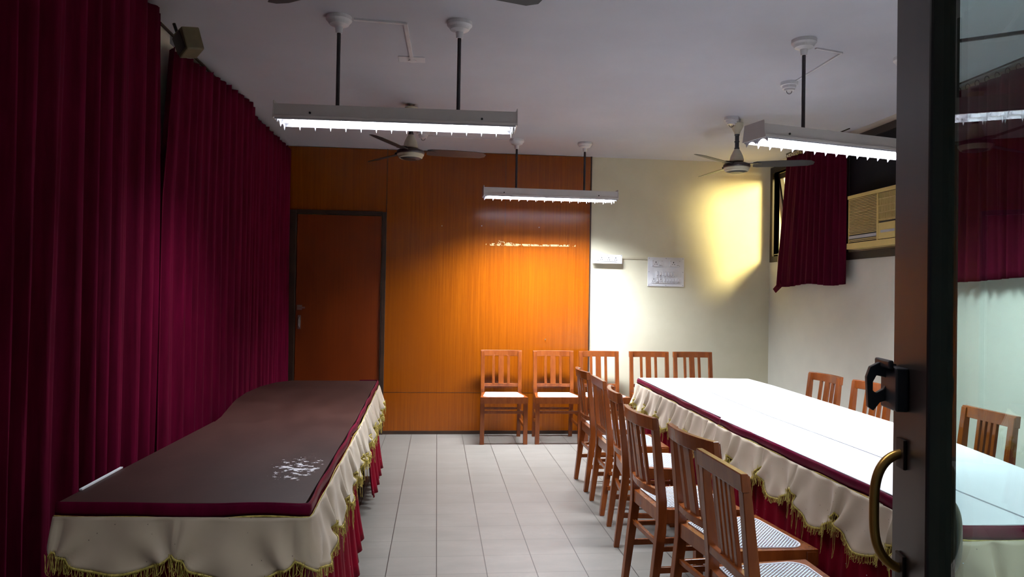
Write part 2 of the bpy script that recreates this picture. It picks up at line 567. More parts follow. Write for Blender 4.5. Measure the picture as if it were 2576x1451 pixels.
# ------------------------------------------------------------------ air conditioner
ac = thing('window_air_conditioner', 'cream window air conditioner with slatted grille below the black board', 'air conditioner')
ax0, ax1 = XR - .11, XR - .012
Y0, Y1, Z0, Z1 = 5.30, 5.97, 1.90, 2.36
bm = bmesh.new()
add_box(bm, ax0 + .012, ax1, Y0, Y1, Z0, Z1)
add_box(bm, ax0 - .008, ax0 + .012, Y0, Y1, Z1 - .03, Z1)
add_box(bm, ax0 - .012, ax0 + .012, Y0, Y1, Z0, Z0 + .05)
add_box(bm, ax0, ax0 + .012, Y1 - .012, Y1, Z0, Z1)
add_box(bm, ax0, ax0 + .012, Y0, Y0 + .012, Z0, Z1)
add_box(bm, ax0 - .002, ax0 + .012, 5.535, 5.560, Z0 + .05, Z1 - .03)
obj('casing', bm, 'ac_body', ac, bevel=0.002)
bm = bmesh.new()
add_box(bm, ax0 + .008, ax0 + .0125, Y0 + .013, Y1 - .013, Z0 + .052, Z1 - .032)
obj('grille_backing', bm, 'dark_hole', ac)
bm = bmesh.new()
k = 0
z = Z0 + .06
while z < Z1 - .04:
    if not (Z0 + .085 < z < Z0 + .115):
        add_box(bm, ax0, ax0 + .011, 5.562, Y1 - .013, z, z + .0065)
    z += .0128
obj('air_grille', bm, 'ac_slat', ac)
bm = bmesh.new()
add_box(bm, ax0 - .002, ax0 + .01, 5.562, Y1 - .013, Z0 + .088, Z0 + .112)
obj('grille_strip', bm, 'ac_grey', ac)
bm = bmesh.new()
for i in range(16):
    yy = Y0 + .018 + i * .0135
    add_box(bm, ax0, ax0 + .010, yy, yy + .006, Z0 + .20, Z1 - .035)
for i in range(4):
    zz = Z0 + .21 + i * .055
    add_box(bm, ax0 - .001, ax0 + .009, Y0 + .014, 5.535, zz, zz + .005)
obj('air_outlet', bm, 'ac_slat', ac)
bm = bmesh.new()
add_box(bm, ax0 - .004, ax0 + .012, Y0 + .014, 5.530, Z0 + .055, Z0 + .185)
cp = obj('control_panel', bm, 'ac_body', ac, bevel=0.002)
bm = bmesh.new()
add_box(bm, ax0 - .0055, ax0 - .004, Y0 + .02, 5.50, Z0 + .105, Z0 + .125)
obj('label_strip', bm, 'ac_grey', cp)

# ------------------------------------------------------------------ curtains
def curtain(name, label, x0, ya, yb, ztop, zbot, amp, wl, seed, mat='curtain', pinch=None, drift=0.0, parent=None, toward=1, side=1):
    """folded curtain hanging in the plane X = x0 from y = ya to y = yb. ztop / zbot: functions of 0..1"""
    rg = random.Random(seed)
    L = yb - ya
    nf = max(3, int(L / wl))
    wob = [rg.uniform(-.35, .35) for _ in range(nf + 3)]
    am = [rg.uniform(.55, 1.15) for _ in range(nf + 3)]
    nu, nv = nf * 14, 26
    bm = bmesh.new()
    grid = []
    for i in range(nu + 1):
        u = i / nu
        t = u * nf
        k = int(t); fr = t - k
        w = wob[k] * (1 - fr) + wob[k + 1] * fr
        a = am[k] * (1 - fr) + am[k + 1] * fr
        col = []
        for j in range(nv + 1):
            v = j / nv
            zz = ztop(u) * (1 - v) + zbot(u) * v
            ph = 2 * PI * (t + w * (0.7 + .3 * v)) + .5 * math.sin(3 * v + k)
            f = (math.sin(ph) + .28 * math.sin(2 * ph + 1.3) + .12 * math.sin(5 * ph)) * a * amp * (.75 + .35 * v)
            yy = ya + L * u + .35 * amp * math.cos(ph) + (drift(u, v) if drift else 0)
            col.append(bm.verts.new((x0 + side * f, yy, zz)))
        grid.append(col)
    for i in range(nu):
        for j in range(nv):
            bm.faces.new((grid[i][j], grid[i + 1][j], grid[i + 1][j + 1], grid[i][j + 1]))
    o = obj(name, bm, mat, parent, smooth=True)
    md = o.modifiers.new('thick', 'SOLIDIFY')
    md.thickness = 0.003
    return o

gl = 'long maroon velvet curtains on the left wall'
c1 = thing('curtain', 'long maroon velvet curtain nearest the entrance, left of the white wall gap', 'curtain', group=gl)
curtain('fabric', '', -1.50, 0.15, 4.07, lambda u: 2.945 - .02 * abs(math.sin(u * 40)), lambda u: .02, .034, .155, 1, parent=c1)
c2 = thing('curtain', 'long maroon velvet curtain hanging between the white wall gap and the far curtain', 'curtain', group=gl)
curtain('fabric', '', -1.50, 4.10, 6.09, lambda u: 2.80 + .16 * min(1, u * 1.1) ** .8 - .012 * abs(math.sin(u * 30)), lambda u: .02, .030, .150, 2, parent=c2,
        drift=lambda u, v: .12 * (1 - u) ** 2 * max(0, 1 - v * 3.2))
c3 = thing('curtain', 'long maroon velvet curtain farthest back, beside the wooden door', 'curtain', group=gl)
curtain('fabric', '', -1.50, 6.10, 7.60, lambda u: 2.885 + .02 * u - .015 * abs(math.sin(u * 22)), lambda u: .02, .028, .135, 3, parent=c3)
for c, ya, yb in ((c1, .15, 4.08), (c2, 4.22, 6.08), (c3, 6.10, 7.62)):
    bm = bmesh.new()
    add_tube(bm, [(-1.56, ya, 2.93), (-1.56, yb, 2.93)], 0.009)
    obj('curtain_rail', bm, 'frame_dark', c)

gr = 'short maroon curtains on the right wall'
def short_curtain(label, ya, yb, za, zb, seed, ycent):
    c = thing('short_curtain', label, 'curtain', group=gr)
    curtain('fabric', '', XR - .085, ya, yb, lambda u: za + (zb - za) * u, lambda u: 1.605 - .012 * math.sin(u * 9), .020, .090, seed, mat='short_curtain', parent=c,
            drift=lambda u, v: (.20 * v * u ** 1.5 if ycent else 0))
    bm = bmesh.new()
    n = int((yb - ya) / .085)
    add_tube(bm, [(XR - .09, ya - .05, 2.955), (XR - .09, yb + .03, 2.955)], .006)
    for i in range(n + 1):
        y = ya + (yb - ya) * i / n
        add_tube(bm, [(XR - .09 + .012 * math.cos(t), y + .003 * t, (za + (zb - za) * i / n) + .014 + .018 * math.sin(t)) for t in [2 * PI * q / 10 for q in range(10)]], 0.0022, 5)
    obj('curtain_hooks', bm, 'frame_dark', c)
    return c
sc1 = short_curtain('short maroon curtain covering the corner window, left of the air conditioner', 6.05, 7.12, 2.87, 2.915, 11, True)
short_curtain('short maroon curtain seen through the glass door, above the far chairs', 2.75, 4.92, 2.90, 2.90, 12, False)
bm = bmesh.new()
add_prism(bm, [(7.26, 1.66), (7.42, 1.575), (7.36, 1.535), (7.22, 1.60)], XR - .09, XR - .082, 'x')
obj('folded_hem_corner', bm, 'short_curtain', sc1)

# ------------------------------------------------------------------ ceiling fittings
def rosette(bm, x, y, r=.065):
    add_lathe(bm, [(0, 0), (r, 0), (r, -.022), (r * .8, -.03), (r * .72, -.042), (r * .35, -.055), (r * .28, -.085), (0, -.085)], 24, (x, y, 0))

def fixture(label, cx, cy, rot, zb, rods, length=1.31, watts=60):
    """box luminaire hung by rods; local X along the tube; z of the lower rim = zb"""
    t = thing('fluorescent_light', label, 'ceiling light', (cx, cy, zb), rot, 'hanging fluorescent ceiling lights')
    L = length / 2
    W = .10
    bm = bmesh.new()                       # housing: open below, sloped sides
    prof = [(-W, 0), (-W, .012), (-W + .012, .016), (-W + .022, .078), (W - .022, .078), (W - .012, .016), (W, .012), (W, 0),
            (W - .006, 0), (W - .014, .012), (W - .028, .072), (-W + .028, .072), (-W + .014, .012), (-W + .006, 0)]
    add_prism(bm, prof, -L + .004, L - .004, 'x')
    obj('housing', bm, 'lamp_enamel', t)
    for s in (-1, 1):
        bm = bmesh.new()
        xa, xb = sorted((s * L, s * (L - .005)))
        add_prism(bm, [(-W, -.002), (W, -.002), (W - .004, .014), (W - .016, .094), (-W + .016, .094), (-W + .004, .014)], xa, xb, 'x')
        obj('end_cap', bm, 'lamp_enamel', t)
    for s in (-.045, .045):
        bm = bmesh.new()
        add_tube(bm, [(-L + .05, s, .040), (L - .05, s, .040)], .013, 12)
        obj('fluorescent_tube', bm, 'tube', t)
    bm = bmesh.new()                       # louvre: V shaped cross blades and two side rails
    n = 15
    for i in range(n + 1):
        x = -L + .022 + (2 * L - .044) * i / n
        for (ya, yb) in ((-W + .008, -.003), (.003, W - .008)):
            ym = (ya + yb) / 2
            pts = []
            segs = 6
            for q in range(segs + 1):      # scooped lower edge
                y = ya + (yb - ya) * q / segs
                zz = -.029 + .026 * (1 - ((y - ym) / ((yb - ya) / 2)) ** 2)
                pts.append((y, zz))
            top = [bm.verts.new((x + dx, y, .010)) for dx in (-.008, .008) for y, _ in pts]
            bot = [bm.verts.new((x, y, zz)) for y, zz in pts]
            m_ = segs + 1
            for q in range(segs):
                bm.faces.new((top[q], top[q + 1], bot[q + 1], bot[q]))
                bm.faces.new((top[m_ + q], bot[q], bot[q + 1], top[m_ + q + 1]))
    for y in (-W + .007, 0, W - .007):
        add_prism(bm, [(y - .004, .008), (y + .004, .008), (y + .001, -.008), (y - .001, -.008)], -L + .01, L - .01, 'x')
    obj('louvre', bm, 'lamp_inside', t)
    for s in (-.46, .46):
        bm = bmesh.new()
        add_tube(bm, [(s, -W + .020, .030), (s, -W + .008, .030)], .006, 10)
        obj('screw', bm, 'black_metal', t)
    for x in rods:
        bm = bmesh.new()
        add_tube(bm, [(x, 0, .078), (x, 0, H - zb - .08)], .0105, 12)
        obj('hanging_rod', bm, 'black_metal', t)
        bm = bmesh.new()
        add_lathe(bm, [(0, 0), (.070, 0), (.070, -.020), (.060, -.030), (.052, -.044), (.022, -.056), (.018, -.090), (0, -.090)], 28, (x, 0, H - zb))
        obj('ceiling_canopy', bm, 'white_plastic', t, smooth=False, bevel=0)
    d = bpy.data.lights.new('tube_light', 'AREA')
    d.shape = 'RECTANGLE'
    d.size = 2 * L - .1
    d.size_y = .15
    d.energy = watts
    d.color = TUBE_COL
    d.spread = math.radians(132)
    lo = bpy.data.objects.new('tube_light', d)
    COL.objects.link(lo)
    lo.parent = t
    lo.location = (0, 0, .020)
    return t

fixture('white box light with bare rods, nearest and above the left table', -0.232, 4.06, math.radians(-1.5), 2.375, (-.33, .33), watts=54)
fixture('white box light above the right table, partly behind the door stile', 2.375, 4.10, math.radians(14), 2.350, (-.29, .49), 1.27, watts=110)
fixture('white box light farthest back, in front of the orange panelling', 1.075, 7.00, math.radians(1.0), 2.405, (-.335, .335), watts=215)
fixture('white box light over the entrance, in front of the nearest ceiling fan', -0.25, 1.12, 0, 2.375, (-.33, .33), watts=12)
fixture('white box light over the entrance, above the near end of the white table', 2.45, 1.15, 0, 2.375, (-.33, .33), watts=50)

def fan(label, x, y, rot, zblade=2.585):
    t = thing('ceiling_fan', label, 'ceiling fan', (x, y, zblade), rot, 'three bladed ceiling fans')
    bm = bmesh.new()
    add_lathe(bm, [(0, -.046), (.084, -.046), (.086, -.056), (.094, -.050), (.098, -.040), (.106, -.028), (.106, -.008), (.09, 0), (0, 0)], 36)
    obj('motor_hub', bm, 'old_plastic', t, smooth=False)
    bm = bmesh.new()
    add_lathe(bm, [(0, -.066), (.055, -.064), (.080, -.054), (.083, -.045), (0, -.045)], 32)
    obj('hub_underside', bm, 'fan_blade', t)
    bm = bmesh.new()
    add_lathe(bm, [(.107, -.022), (.111, -.012), (.108, .004), (.07, .018), (.03, .022), (0, .022)], 36)
    obj('hub_rim', bm, 'fan_trim', t)
    bm = bmesh.new()
    add_lathe(bm, [(0, .020), (.030, .020), (.056, .030), (.058, .040), (.050, .075), (.034, .110), (.022, .130), (.018, .140), (0, .140)], 28)
    obj('lower_cup', bm, 'old_plastic', t, smooth=False)
    bm = bmesh.new()
    add_lathe(bm, [(0, .13), (.021, .13), (.021, .145), (.017, .147), (.017, .19), (.021, .192), (.021, .20), (.017, .202), (.017, .245), (.021, .247), (.021, .262), (0, .262)], 20)
    obj('down_rod', bm, 'black_metal', t)
    bm = bmesh.new()
    add_lathe(bm, [(0, .258), (.022, .258), (.026, .275), (.048, .315), (.054, .345), (.050, .352), (0, .352)], 28)
    obj('upper_cup', bm, 'old_plastic', t, smooth=False)
    bm = bmesh.new()
    hz = H - zblade
    add_tube(bm, [(-.022, 0, hz), (-.022, 0, hz - .035), (-.012, 0, hz - .05), (.012, 0, hz - .05), (.022, 0, hz - .035), (.022, 0, hz)], .006)
    add_box(bm, -.018, .018, -.012, .012, .345, hz - .03)
    obj('hook_clamp', bm, 'steel', t)
    for k in range(3):
        a = 2 * PI * k / 3
        R_ = Matrix.Rotation(a, 4, 'Z') @ Matrix.Rotation(math.radians(-13), 4, 'X')
        bm = bmesh.new()
        out = [(.13, -.045), (.16, -.060), (.35, -.066), (.50, -.062), (.575, -.050), (.605, -.015), (.600, .030), (.560, .055), (.35, .062), (.16, .055), (.13, .045)]
        A = [bm.verts.new(R_ @ Vector((u, v, -.0015))) for u, v in out]
        B = [bm.verts.new(R_ @ Vector((u, v, .0015))) for u, v in out]
        bm.faces.new(A[::-1]); bm.faces.new(B)
        for i in range(len(out)):
            q = (i + 1) % len(out)
            bm.faces.new((A[i], A[q], B[q], B[i]))
        bl = obj('blade', bm, 'fan_blade', t)
        bm = bmesh.new()
        Rz = Matrix.Rotation(a, 4, 'Z')
        pts = [(.07, -.028), (.16, -.045), (.20, -.02), (.20, .02), (.16, .045), (.07, .028)]
        A = [bm.verts.new(Rz @ Vector((u, v, .002))) for u, v in pts]
        B = [bm.verts.new(Rz @ Vector((u, v, .007))) for u, v in pts]
        bm.faces.new(A[::-1]); bm.faces.new(B)
        for i in range(6):
            q = (i + 1) % 6
            bm.faces.new((A[i], A[q], B[q], B[i]))
        obj('blade_bracket', bm, 'fan_trim', bl)
    return t
fan('ceiling fan half hidden by the long light above the wooden door', -0.230, 5.85, math.radians(6))
fan('ceiling fan in front of the plain white back wall near the window', 2.472, 5.87, math.radians(-22), 2.575)
fan('nearest ceiling fan, only two blade tips showing at the top edge', -0.190, 2.517, math.radians(20), 2.565)

def conduit(label, paths, w, th, mat='white_plastic'):
    bm = bmesh.new()
    for (xa, ya), (xb, yb) in paths:
        d = Vector((xb - xa, yb - ya, 0))
        L = d.length
        Mx = Matrix.Translation((xa, ya, 0)) @ Matrix.Rotation(math.atan2(d.y, d.x), 4, 'Z')
        add_box(bm, 0, L, -w / 2, w / 2, H - th, H, mat=Mx)
    return tag(obj('cable_conduit', bm, mat), label, 'conduit')
conduit('white cable strip on the ceiling linking the left canopy to a cover plate', [((-.484, 4.08), (-.203, 4.10)), ((-.203, 4.10), (-.189, 4.72))], .022, .010)
conduit('white cable strip bent across the ceiling behind the right hanging rod', [((2.225, 4.14), (2.421, 4.194)), ((2.421, 4.194), (2.424, 4.79))], .014, .008)
conduit('thin cable strip on the ceiling running left from the farthest light', [((-.10, 6.95), (.66, 6.99))], .010, .006)
conduit('dark bar across the ceiling seen through the glass door', [((2.95, 3.896), (3.40, 3.57))], .020, .016, 'black_metal')
bm = bmesh.new()
add_box(bm, -.275, -.105, 4.67, 4.775, H - .006, H)
cover = tag(obj('cover_plate', bm, 'white_plastic', bevel=.002), 'rectangular white blanking plate on the ceiling at a cable end', 'cover plate')
bm = bmesh.new()
add_lathe(bm, [(0, 0), (.028, 0), (.028, -.006), (0, -.006)], 20, (-.185, 4.74, H - .006))
obj('knockout', bm, 'white_plastic', cover)
def junction(label, x, y):
    t = thing('junction_box', label, 'junction box', (x, y, H), group='round junction boxes on the ceiling')
    bm = bmesh.new()
    add_lathe(bm, [(0, 0), (.058, 0), (.058, -.024), (.046, -.026), (.044, -.045), (.036, -.047), (.034, -.060), (0, -.060)], 26)
    obj('box_body', bm, 'white_plastic', t)
    bm = bmesh.new()
    add_tube(bm, [(.02 * math.cos(q), 0, -.058 - .024 * math.sin(q)) for q in [PI * i / 8 for i in range(9)]], .002, 6)
    obj('wire_loop', bm, 'black_metal', t)
junction('round white junction box on the ceiling behind the right hanging rod', 2.40, 4.82)
junction('round white junction box on the ceiling beside the half hidden fan', -.155, 6.80)
junction('round white junction box on the ceiling beside the fan near the window', 2.40, 5.82)

# wall speaker on the left, above the gap between the curtains
sp = thing('wall_speaker', 'small beige wall speaker on a bracket above the curtain gap', 'speaker', (-1.37, 4.11, 2.79), math.radians(-50))
sp.rotation_euler = (math.radians(14), math.radians(-16), math.radians(-50))
bm = bmesh.new()
add_prism(bm, [(-.055, -.065), (.055, -.065), (.075, .055), (-.035, .065)], -.05, .05, 'y')
obj('speaker_box', bm, 'speaker', sp, bevel=.008)
bm = bmesh.new()
add_box(bm, -.045, .045, -.056, -.050, -.05, .045)
obj('speaker_grille', bm, 'fan_trim', sp)
bm = bmesh.new()
add_tube(bm, [(-.03, 0, .05), (-.07, 0, .09), (-.07, .0, .15)], .009)
add_tube(bm, [(-.03, 0, .04), (-.09, .01, .06), (-.13, .02, .10)], .007)
obj('speaker_bracket', bm, 'black_metal', sp)

# ------------------------------------------------------------------ sockets and switches on the back wall
def module(bm_face, bm_hole, x0, x1, z0, z1, yb, th, kind):
    add_box(bm_face, x0, x1, yb - th, yb, z0, z1)
    cx, cz = (x0 + x1) / 2, (z0 + z1) / 2
    y = yb - th
    def dot(x, z, r=.0042):
        add_tube(bm_hole, [(x, y - .0006, z), (x, y + .002, z)], r, 8)
    if kind == 's':
        dot(cx, cz + .012, .0055); dot(cx - .009, cz - .002, .003); dot(cx + .009, cz - .002, .003); dot(cx - .0095, cz - .012); dot(cx + .0095, cz - .012)
        dot(cx, z1 - .004, .002); dot(cx, z0 + .004, .002)
    elif kind == 'w':
        add_box(bm_face, x0 + .004, x1 - .004, y - .003, y, cz - .014, cz + .010)
        add_box(bm_hole, x0 + .005, x1 - .005, y - .0042, y, cz - .017, cz - .0145)
        dot(cx, z1 - .006, .0025)
    elif kind == 'f':
        add_box(bm_face, x0 + .004, x1 - .004, y - .010, y, cz - .012, cz + .015)
        dot(cx, z1 - .005, .0025); dot(cx, z0 + .005, .003)

sb = thing('socket_box', 'white raised box of three sockets and switches beside the panelling', 'socket box')
box('back_box', 1.655, 1.957, YB - .055, YB, 1.822, 1.905, 'white_plastic', sb)
f1, h1 = bmesh.new(), bmesh.new()
add_box(f1, 1.637, 1.960, YB - .060, YB - .055, 1.818, 1.912)
x = 1.685
for kd in 'wswsws':
    w_ = .040 if kd == 's' else .024
    module(f1, h1, x, x + w_, 1.838, 1.895, YB - .060, .006, kd)
    x += w_ + .0065
for (px_, pz) in ((1.645, 1.826), (1.645, 1.904), (1.952, 1.826), (1.952, 1.904), (1.80, 1.904), (1.80, 1.826)):
    add_tube(h1, [(px_, YB - .0612, pz), (px_, YB - .058, pz)], .003, 8)
obj('switch_plate', f1, 'white_plastic', sb)
obj('socket_holes', h1, 'dark_hole', sb)
bm = bmesh.new()
add_box(bm, 1.957, 2.245, YB - .012, YB, 1.874, 1.890)
tag(obj('wall_conduit', bm, 'old_plastic'), 'thin beige conduit on the wall joining the two switch plates', 'conduit')

sw = thing('switchboard', 'large square white switchboard with two sockets and rows of switches', 'switchboard')
f1, h1 = bmesh.new(), bmesh.new()
add_box(f1, 2.258, 2.662, YB - .010, YB, 1.585, 1.900)
for px_ in (2.272, 2.46, 2.648):
    for pz in (1.597, 1.742, 1.888):
        if not (px_ == 2.46 and pz == 1.742):
            add_tube(h1, [(px_, YB - .0112, pz), (px_, YB - .006, pz)], .0033, 8)
obj('board_plate', f1, 'white_plastic', sw, bevel=.002)
for x0 in (2.305, 2.500):
    f2 = bmesh.new()
    add_box(f2, x0, x0 + .118, YB - .020, YB - .010, 1.800, 1.868)
    add_box(f2, x0 + .075, x0 + .099, YB - .024, YB - .020, 1.814, 1.852)
    s_ = obj('socket_outlet', f2, 'white_plastic', sw, bevel=.001)
    hq = bmesh.new()
    for dx, dz, r in ((.040, .048, .0055), (.040, .040, .004), (.028, .024, .004), (.051, .024, .0045), (.008, .008, .003), (.108, .008, .003), (.008, .060, .003), (.108, .060, .003)):
        add_tube(hq, [(x0 + dx, YB - .0212, 1.800 + dz), (x0 + dx, YB - .018, 1.800 + dz)], r, 8)
    add_box(hq, x0 + .076, x0 + .098, YB - .0245, YB - .02, 1.812, 1.815)
    obj('socket_holes', hq, 'dark_hole', s_)
f3 = bmesh.new()
x = 2.352
for i in range(7):
    module(f3, h1, x, x + .024, 1.690, 1.748, YB - .010, .008, 'f' if i > 2 else 'w')
    x += .0305
x = 2.304
for kd in 'swswwwwww':
    w_ = .040 if kd == 's' else .024
    module(f3, h1, x, x + w_, 1.622, 1.680, YB - .010, .008, kd)
    x += w_ + .0072
obj('switch_modules', f3, 'white_plastic', sw)
obj('screw_and_socket_holes', h1, 'dark_hole', sw)

# ------------------------------------------------------------------ chairs
def arc_rail(bm, hw, y0, sag, z0, z1, t, n=12, lean=0.0):
    """rail across the chair back from x=-hw to hw, bowed backwards by sag"""
    rows = []
    for i in range(n + 1):
        x = -hw + 2 * hw * i / n
        y = y0 - sag * (1 - (x / hw) ** 2)
        rows.append([bm.verts.new(v) for v in ((x, y - t / 2, z0), (x, y + t / 2, z0), (x, y + t / 2 + lean, z1), (x, y - t / 2 + lean, z1))])
    for a, b in zip(rows, rows[1:]):
        for q in range(4):
            bm.faces.new((a[q], a[(q + 1) % 4], b[(q + 1) % 4], b[q]))
    bm.faces.new(rows[0][::-1]); bm.faces.new(rows[-1])

def back_y(z):
    pts = ((0, -.212), (.42, -.172), (.50, -.170), (.89, -.212))
    for (za, ya), (zb_, yb) in zip(pts, pts[1:]):
        if z <= zb_:
            return ya + (yb - ya) * (z - za) / (zb_ - za)
    return pts[-1][1]

def make_chair(kind, label, group):
    t = thing('cane_seat_chair', label, 'chair', group=group)
    pw = .211 if kind == 'A' else .197
    for s in (-1, 1):                                  # rear legs run up into the back posts
        bm = bmesh.new()
        d = .020
        prof = [(-.232, 0), (-.202, 0), (-.150, .36), (-.148, .50), (-.196, .885), (-.224, .885), (-.190, .50), (-.190, .40)]
        x0, x1 = (pw - .039, pw) if s > 0 else (-pw, -pw + .039)
        add_prism(bm, prof, x0, x1, 'x')
        obj('rear_leg', bm, 'chair_wood', t, bevel=.003)
        bm = bmesh.new()
        c = .213 * s
        vs = add_box(bm, c - .021, c + .021, .168, .210, 0, .455)
        obj('front_leg', bm, 'chair_wood', t, bevel=.003)
    sag = .030 if kind == 'A' else .0
    bm = bmesh.new()
    arc_rail(bm, pw + .003, -.2105, sag, .832, .892, .026, lean=-.006)
    obj('top_rail', bm, 'chair_wood', t, bevel=.003)
    bm = bmesh.new()
    arc_rail(bm, pw - .036, -.178, sag * .8, .520, .552, .024)
    obj('lower_back_rail', bm, 'chair_wood', t, bevel=.003)
    slats = ((-.078, .028), (0, .056), (.078, .028)) if kind == 'A' else ((-.060, .024), (-.020, .024), (.020, .024), (.060, .024))
    for x, w in slats:
        bm = bmesh.new()
        vs = []
        sg = sag * (1 - (x / .2) ** 2)
        for z in (.545, .840):
            y = back_y(z) - sg * (.8 if z < .6 else 1)
            for dx, dy in ((-w / 2, -.008), (w / 2, -.008), (w / 2, .008), (-w / 2, .008)):
                vs.append(bm.verts.new((x + dx, y + dy + (.004 if z < .6 else 0), z)))
        for q in range(4):
            bm.faces.new((vs[q], vs[(q + 1) % 4], vs[4 + (q + 1) % 4], vs[4 + q]))
        bm.faces.new(vs[3::-1]); bm.faces.new(vs[4:])
        obj('back_slat', bm, 'chair_wood', t, bevel=.002)
    # seat frame ring with a rounded cane opening
    def outline(inset):
        w0, w1, y0, y1, cr = .196, .234, -.182, .218, .055
        w0 -= inset; w1 -= inset; y0 += inset; y1 -= inset
        pts = [(-w0, y0), (w0, y0)]
        if inset > 0:
            for q in range(5):
                a = PI / 2 * q / 4
                pts.append((w1 - cr + cr * math.cos(a), y1 - cr + cr * math.sin(a)))
            for q in range(5):
                a = PI / 2 + PI / 2 * q / 4
                pts.append((-w1 + cr + cr * math.cos(a), y1 - cr + cr * math.sin(a)))
        else:
            pts += [(w1, y1)] * 5 + [(-w1, y1)] * 5
            for q in range(1, 5):     # spread the outer points so no face is degenerate
                pts[2 + q] = (w1 - (w1 - .12) * q / 5, y1)
                pts[7 + q - 1] = (-.12 - (w1 - .12) * (q - 1) / 5, y1)
        return pts
    O_, I_ = outline(0), outline(.042)
    bm = bmesh.new()
    n = len(O_)
    lo_o = [bm.verts.new((x, y, .400)) for x, y in O_]
    hi_o = [bm.verts.new((x, y, .462)) for x, y in O_]
    lo_i = [bm.verts.new((x, y, .400)) for x, y in I_]
    hi_i = [bm.verts.new((x, y, .462)) for x, y in I_]
    for i in range(n):
        q = (i + 1) % n
        bm.faces.new((lo_o[i], lo_o[q], hi_o[q], hi_o[i]))
        bm.faces.new((lo_i[i], hi_i[i], hi_i[q], lo_i[q]))
        bm.faces.new((hi_o[i], hi_o[q], hi_i[q], hi_i[i]))
        bm.faces.new((lo_o[i], lo_i[i], lo_i[q], lo_o[q]))
    seat = obj('seat_frame', bm, 'chair_wood', t)
    bm = bmesh.new()
    C_ = outline(.034)
    bm.faces.new([bm.verts.new((x, y, .4635)) for x, y in C_])
    obj('cane_seat', bm, 'cane', t)
    bm = bmesh.new()
    add_tube(bm, [(x, y, .4645) for x, y in C_ + C_[:1]], .0028, 5, cap=False)
    obj('seat_binding', bm, 'cloth_white', t)
    for name, a in (('front_stretcher', (-.205, .205, .178, .198, .300, .326)), ('rear_stretcher', (-pw + .036, pw - .036, -.186, -.168, .285, .308)),
                    ('side_stretcher', (.188, .206, -.19, .175, .170, .198)), ('side_stretcher', (-.206, -.188, -.19, .175, .170, .198)),
                    ('side_stretcher', (.190, .206, -.18, .175, .270, .292)), ('side_stretcher', (-.206, -.190, -.18, .175, .270, .292))):
        box(name, *a, 'chair_wood', t, bevel=.002)
    return t

protos = {}
def chair(kind, x, y, rz, label, group):
    if kind not in protos:
        t = make_chair(kind, label, group)
        protos[kind] = t
    else:
        t = copy_tree(protos[kind])
        t['label'] = label
        t['group'] = group
    t.location = (x, y, 0)
    t.rotation_euler = (0, 0, math.radians(rz))
    return t

g = 'row of chairs along the back wall'
chair('A', .672, 7.325, 180, 'brown cane seated chair against the panelling, leftmost of the back row', g)
chair('A', 1.215, 7.325, 180, 'brown cane seated chair against the panelling, second from left in the back row', g)
chair('A', 1.700, 7.325, 180.5, 'brown cane seated chair straddling the panelling edge in the back row', g)
chair('A', 2.235, 7.325, 179.5, 'brown chair below the switchboard, against the white back wall', g)
chair('A', 2.712, 7.325, 180, 'brown chair at the right end of the back row, partly behind the white table', g)
g = 'chairs along the near side of the white table'
chair('A', 1.345, 5.57, -90, 'brown chair at the far end of the side row, first from the back wall', g)
chair('B', 1.335, 4.96, -91, 'straight topped brown chair, second from the back in the side row', g)
chair('A', 1.300, 4.34, -97, 'curved top brown chair, third from the back in the side row', g)
chair('A', 1.215, 3.52, -87, 'curved top brown chair by the middle of the white table, fourth from the back', g)
chair('A', 1.275, 2.965, -84, 'curved top brown chair just behind the nearest chair in the side row', g)
chair('B', 1.190, 2.42, -90, 'straight topped slatted chair nearest the viewer in the side row', g)
g = 'chairs on the wall side of the white table'
chair('A', 2.745, 5.30, 92, 'brown chair beyond the white table, closest to the back corner', g)
chair('A', 2.775, 4.75, 91, 'brown chair beyond the white table, partly hidden by the door latch', g)
chair('B', 2.655, 3.54, 87, 'brown chair with close slats seen through the glass door', g)

# ------------------------------------------------------------------ tables
def table(label, poly, ztop, th, mat, legs, legmat='table_wood', legw=.05, group=None):
    t = thing('conference_table', label, 'table', (0, 0, 0), group=group)
    bm = bmesh.new()
    add_prism(bm, poly, ztop - th, ztop, 'z')
    obj('tabletop', bm, mat, t, bevel=.002)
    for x, y in legs:
        box('leg', x - legw / 2, x + legw / 2, y - legw / 2, y + legw / 2, 0, ztop - th, legmat, t)
    ys = [q[1] for q in legs]; xs = [q[0] for q in legs]
    box('under_rail', min(xs), max(xs), max(ys) - .012, max(ys) + .012, ztop - th - .07, ztop - th, legmat, t)
    box('under_rail', min(xs), max(xs), min(ys) - .012, min(ys) + .012, ztop - th - .07, ztop - th, legmat, t)
    return t

gt = 'brown laminate tables by the left curtain'
lt1 = table('scuffed brown laminate table nearest, with white paint smears', [(-1.186, 2.46), (-.410, 2.412), (-.425, 3.958), (-1.150, 3.965)], .762, .022, 'laminate',
      [(-1.08, 2.58), (-.50, 2.55), (-.50, 3.84), (-1.07, 3.84)], group=gt)
lt2 = table('brown laminate table with a bowed left edge, nearer the wooden door',
      [(-1.150, 3.970), (-.425, 3.962), (-.466, 5.886), (-1.118, 5.884), (-1.215, 5.75), (-1.270, 5.50), (-1.285, 5.15), (-1.262, 4.80), (-1.218, 4.50), (-1.165, 4.15)], .758, .022, 'laminate',
      [(-1.08, 4.10), (-.55, 4.08), (-.56, 5.76), (-1.07, 5.76)], group=gt)
bm = bmesh.new()
add_prism(bm, [(4.62, 0), (4.70, 0), (4.86, .55), (4.78, .55)], -.520, -.485, 'x')
obj('support_board', bm, 'pale_wood', lt2)
bm = bmesh.new()
bm.faces.new([bm.verts.new((x, y, 0)) for x, y in ((-1, -1), (1, -1), (1, 1), (-1, 1))])
